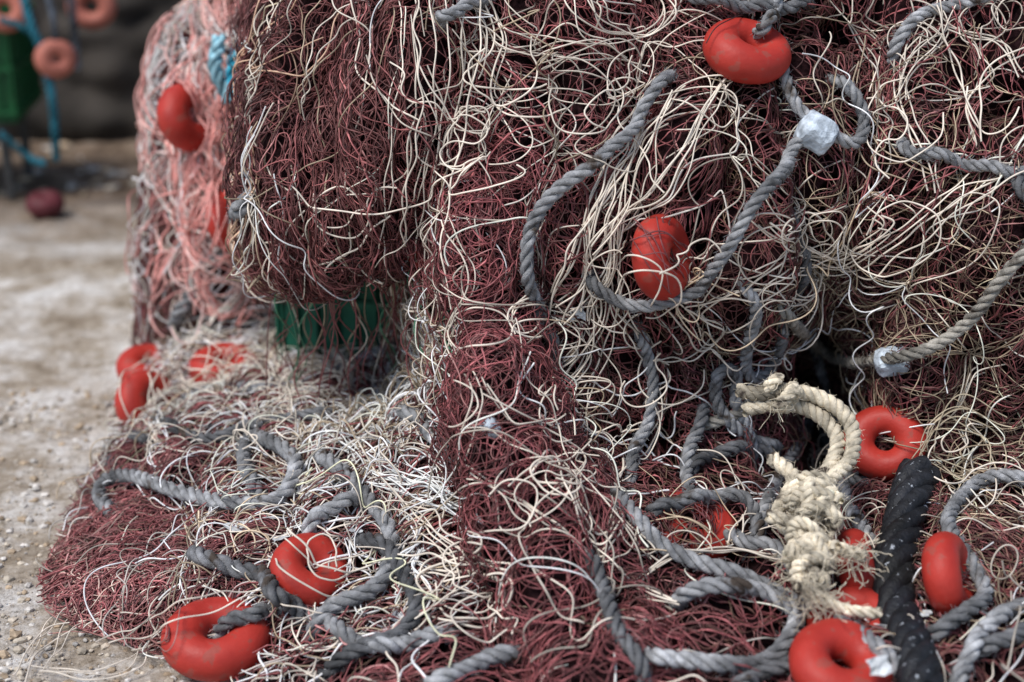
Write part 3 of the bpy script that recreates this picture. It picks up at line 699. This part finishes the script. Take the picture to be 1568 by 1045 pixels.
# ---------------- wall
n1,n2=260,90
xs=np.linspace(-5,4,n1); zs=np.linspace(-.05,2.2,n2); V=np.zeros((n1,n2,3))
for i in range(n1):
    for j in range(n2):
        d,pt=noise.voronoi(Vector((xs[i]*3.2,zs[j]*4.5,0)),distance_metric='DISTANCE')
        V[i,j]=(xs[i],4.75-.12*min(.5,(d[1]-d[0]))-.03*noise.noise(Vector((xs[i]*8,zs[j]*8,1)))+.08*zs[j],zs[j])
idx=np.arange(n1*n2).reshape(n1,n2)
F=np.stack([idx[:-1,:-1],idx[1:,:-1],idx[1:,1:],idx[:-1,1:]],-1).reshape(-1,4)
M_wall=mat('dark_stone',(.045,.038,.032),.95,vscale=4,vamt=.6,bump=1,bscale=30)
mesh_np('stone_wall',V.reshape(-1,3),F,M_wall)
# ---------------- background cart, floats
e=crate('green_handcart',(-1.64,4.05,.22),math.radians(8),.50,.36,.30,mat('green_paint',(.008,.08,.025),.5,vscale=15,vamt=.3))
for sx in (-1,1):
    for sy in (-1,1): box('leg',(sx*.2,sy*.14,-.11),(.025,.025,.22),M_dkmetal,e)
def ringat(px,py,y,axis,R=.04,r=.024,name='ring_float',m=None):
    V,F=torus(R,r,32,14); q=Vector(axis).normalized().to_track_quat('Z','Y').to_matrix(); V=V@np.array(q).T
    o=mesh_np(name,V,F,m or M_float); o.location=W(px,py,y); return o
M_pf=mat('faded_float',(.42,.14,.10),.6,vscale=20,vamt=.2)
ringat(140,10,4.3,(.1,-1,.1),.045,.026,m=M_pf); ringat(85,90,3.8,(.6,-1,.1),.03,.024,m=M_pf); ringat(8,15,3.9,(.1,-1,.3),.04,.024,m=M_pf)
o=ringat(64,268,3.75,(.1,-.3,1),.022,.028,m=mat('dark_red_float',(.10,.02,.025),.6,vscale=20,vamt=.3)); o.location.z=.03
def bgrope(pts,y,R,col,seed,name='turquoise_rope'):
    P=np.array([W(a_,b_,y+dy) for a_,b_,dy in pts]); P=resamp(catmull(P,60),.01); P[:,2]=np.maximum(P[:,2],.01)
    rope_geo(P,R,col=col,seed=seed,fuzz=False).make(name,M_rope)
TQ=(.03,.15,.20)
bgrope([(30,-40,0),(45,30,-.05),(68,90,-.05),(82,170,-.05),(86,245,-.02)],3.85,.012,TQ,200)
bgrope([(0,205,0),(25,225,0),(50,245,0),(70,250,0)],3.8,.010,TQ,201)
bgrope([(0,30,0),(30,40,0),(60,60,0),(80,80,0)],3.8,.009,(.02,.11,.14),202)
bgrope([(105,-30,0),(112,30,0),(118,110,0)],4.1,.012,(.10,.11,.13),203,'grey_rope')
bgrope([(140,-60,0),(141,-20,0),(140,0,0)],4.3,.008,(.12,.14,.17),204,'grey_rope')
bgrope([(60,-40,0),(80,20,0),(85,75,0)],3.8,.008,(.12,.14,.17),205,'grey_rope')
# ---------------- light, world, camera
w=bpy.data.worlds.new('World'); scene.world=w; w.use_nodes=True; nt=w.node_tree
sky=nt.nodes.new('ShaderNodeTexSky'); sky.sky_type='NISHITA'; sky.sun_disc=False
nt.links.new(sky.outputs[0],nt.nodes['Background'].inputs[0]); nt.nodes['Background'].inputs[1].default_value=.14
sun=bpy.data.lights.new('sun','SUN'); sun.energy=3.5; sun.angle=math.radians(22); sun.color=(1,.965,.92)
so=bpy.data.objects.new('sun',sun); link(so)
sd=Vector((-.42,-.40,1.0)).normalized(); so.rotation_euler=sd.to_track_quat('Z','Y').to_euler()
sky.sun_elevation=math.asin(sd.z); sky.sun_rotation=math.atan2(sd.x,sd.y)
cam=bpy.data.cameras.new('camera'); cam.lens=50; cam.sensor_width=36; cam.clip_end=300; cam.clip_start=.05
co=bpy.data.objects.new('camera',cam); link(co); co.location=(0,0,CAMH); co.rotation_euler=(math.pi/2-PITCH,0,0)
cam.dof.use_dof=True; cam.dof.focus_distance=1.90; cam.dof.aperture_fstop=2.0
scene.camera=co
scene.view_settings.view_transform='Standard'; scene.view_settings.look='None'; scene.view_settings.exposure=0
print('done',time.time()-T0)
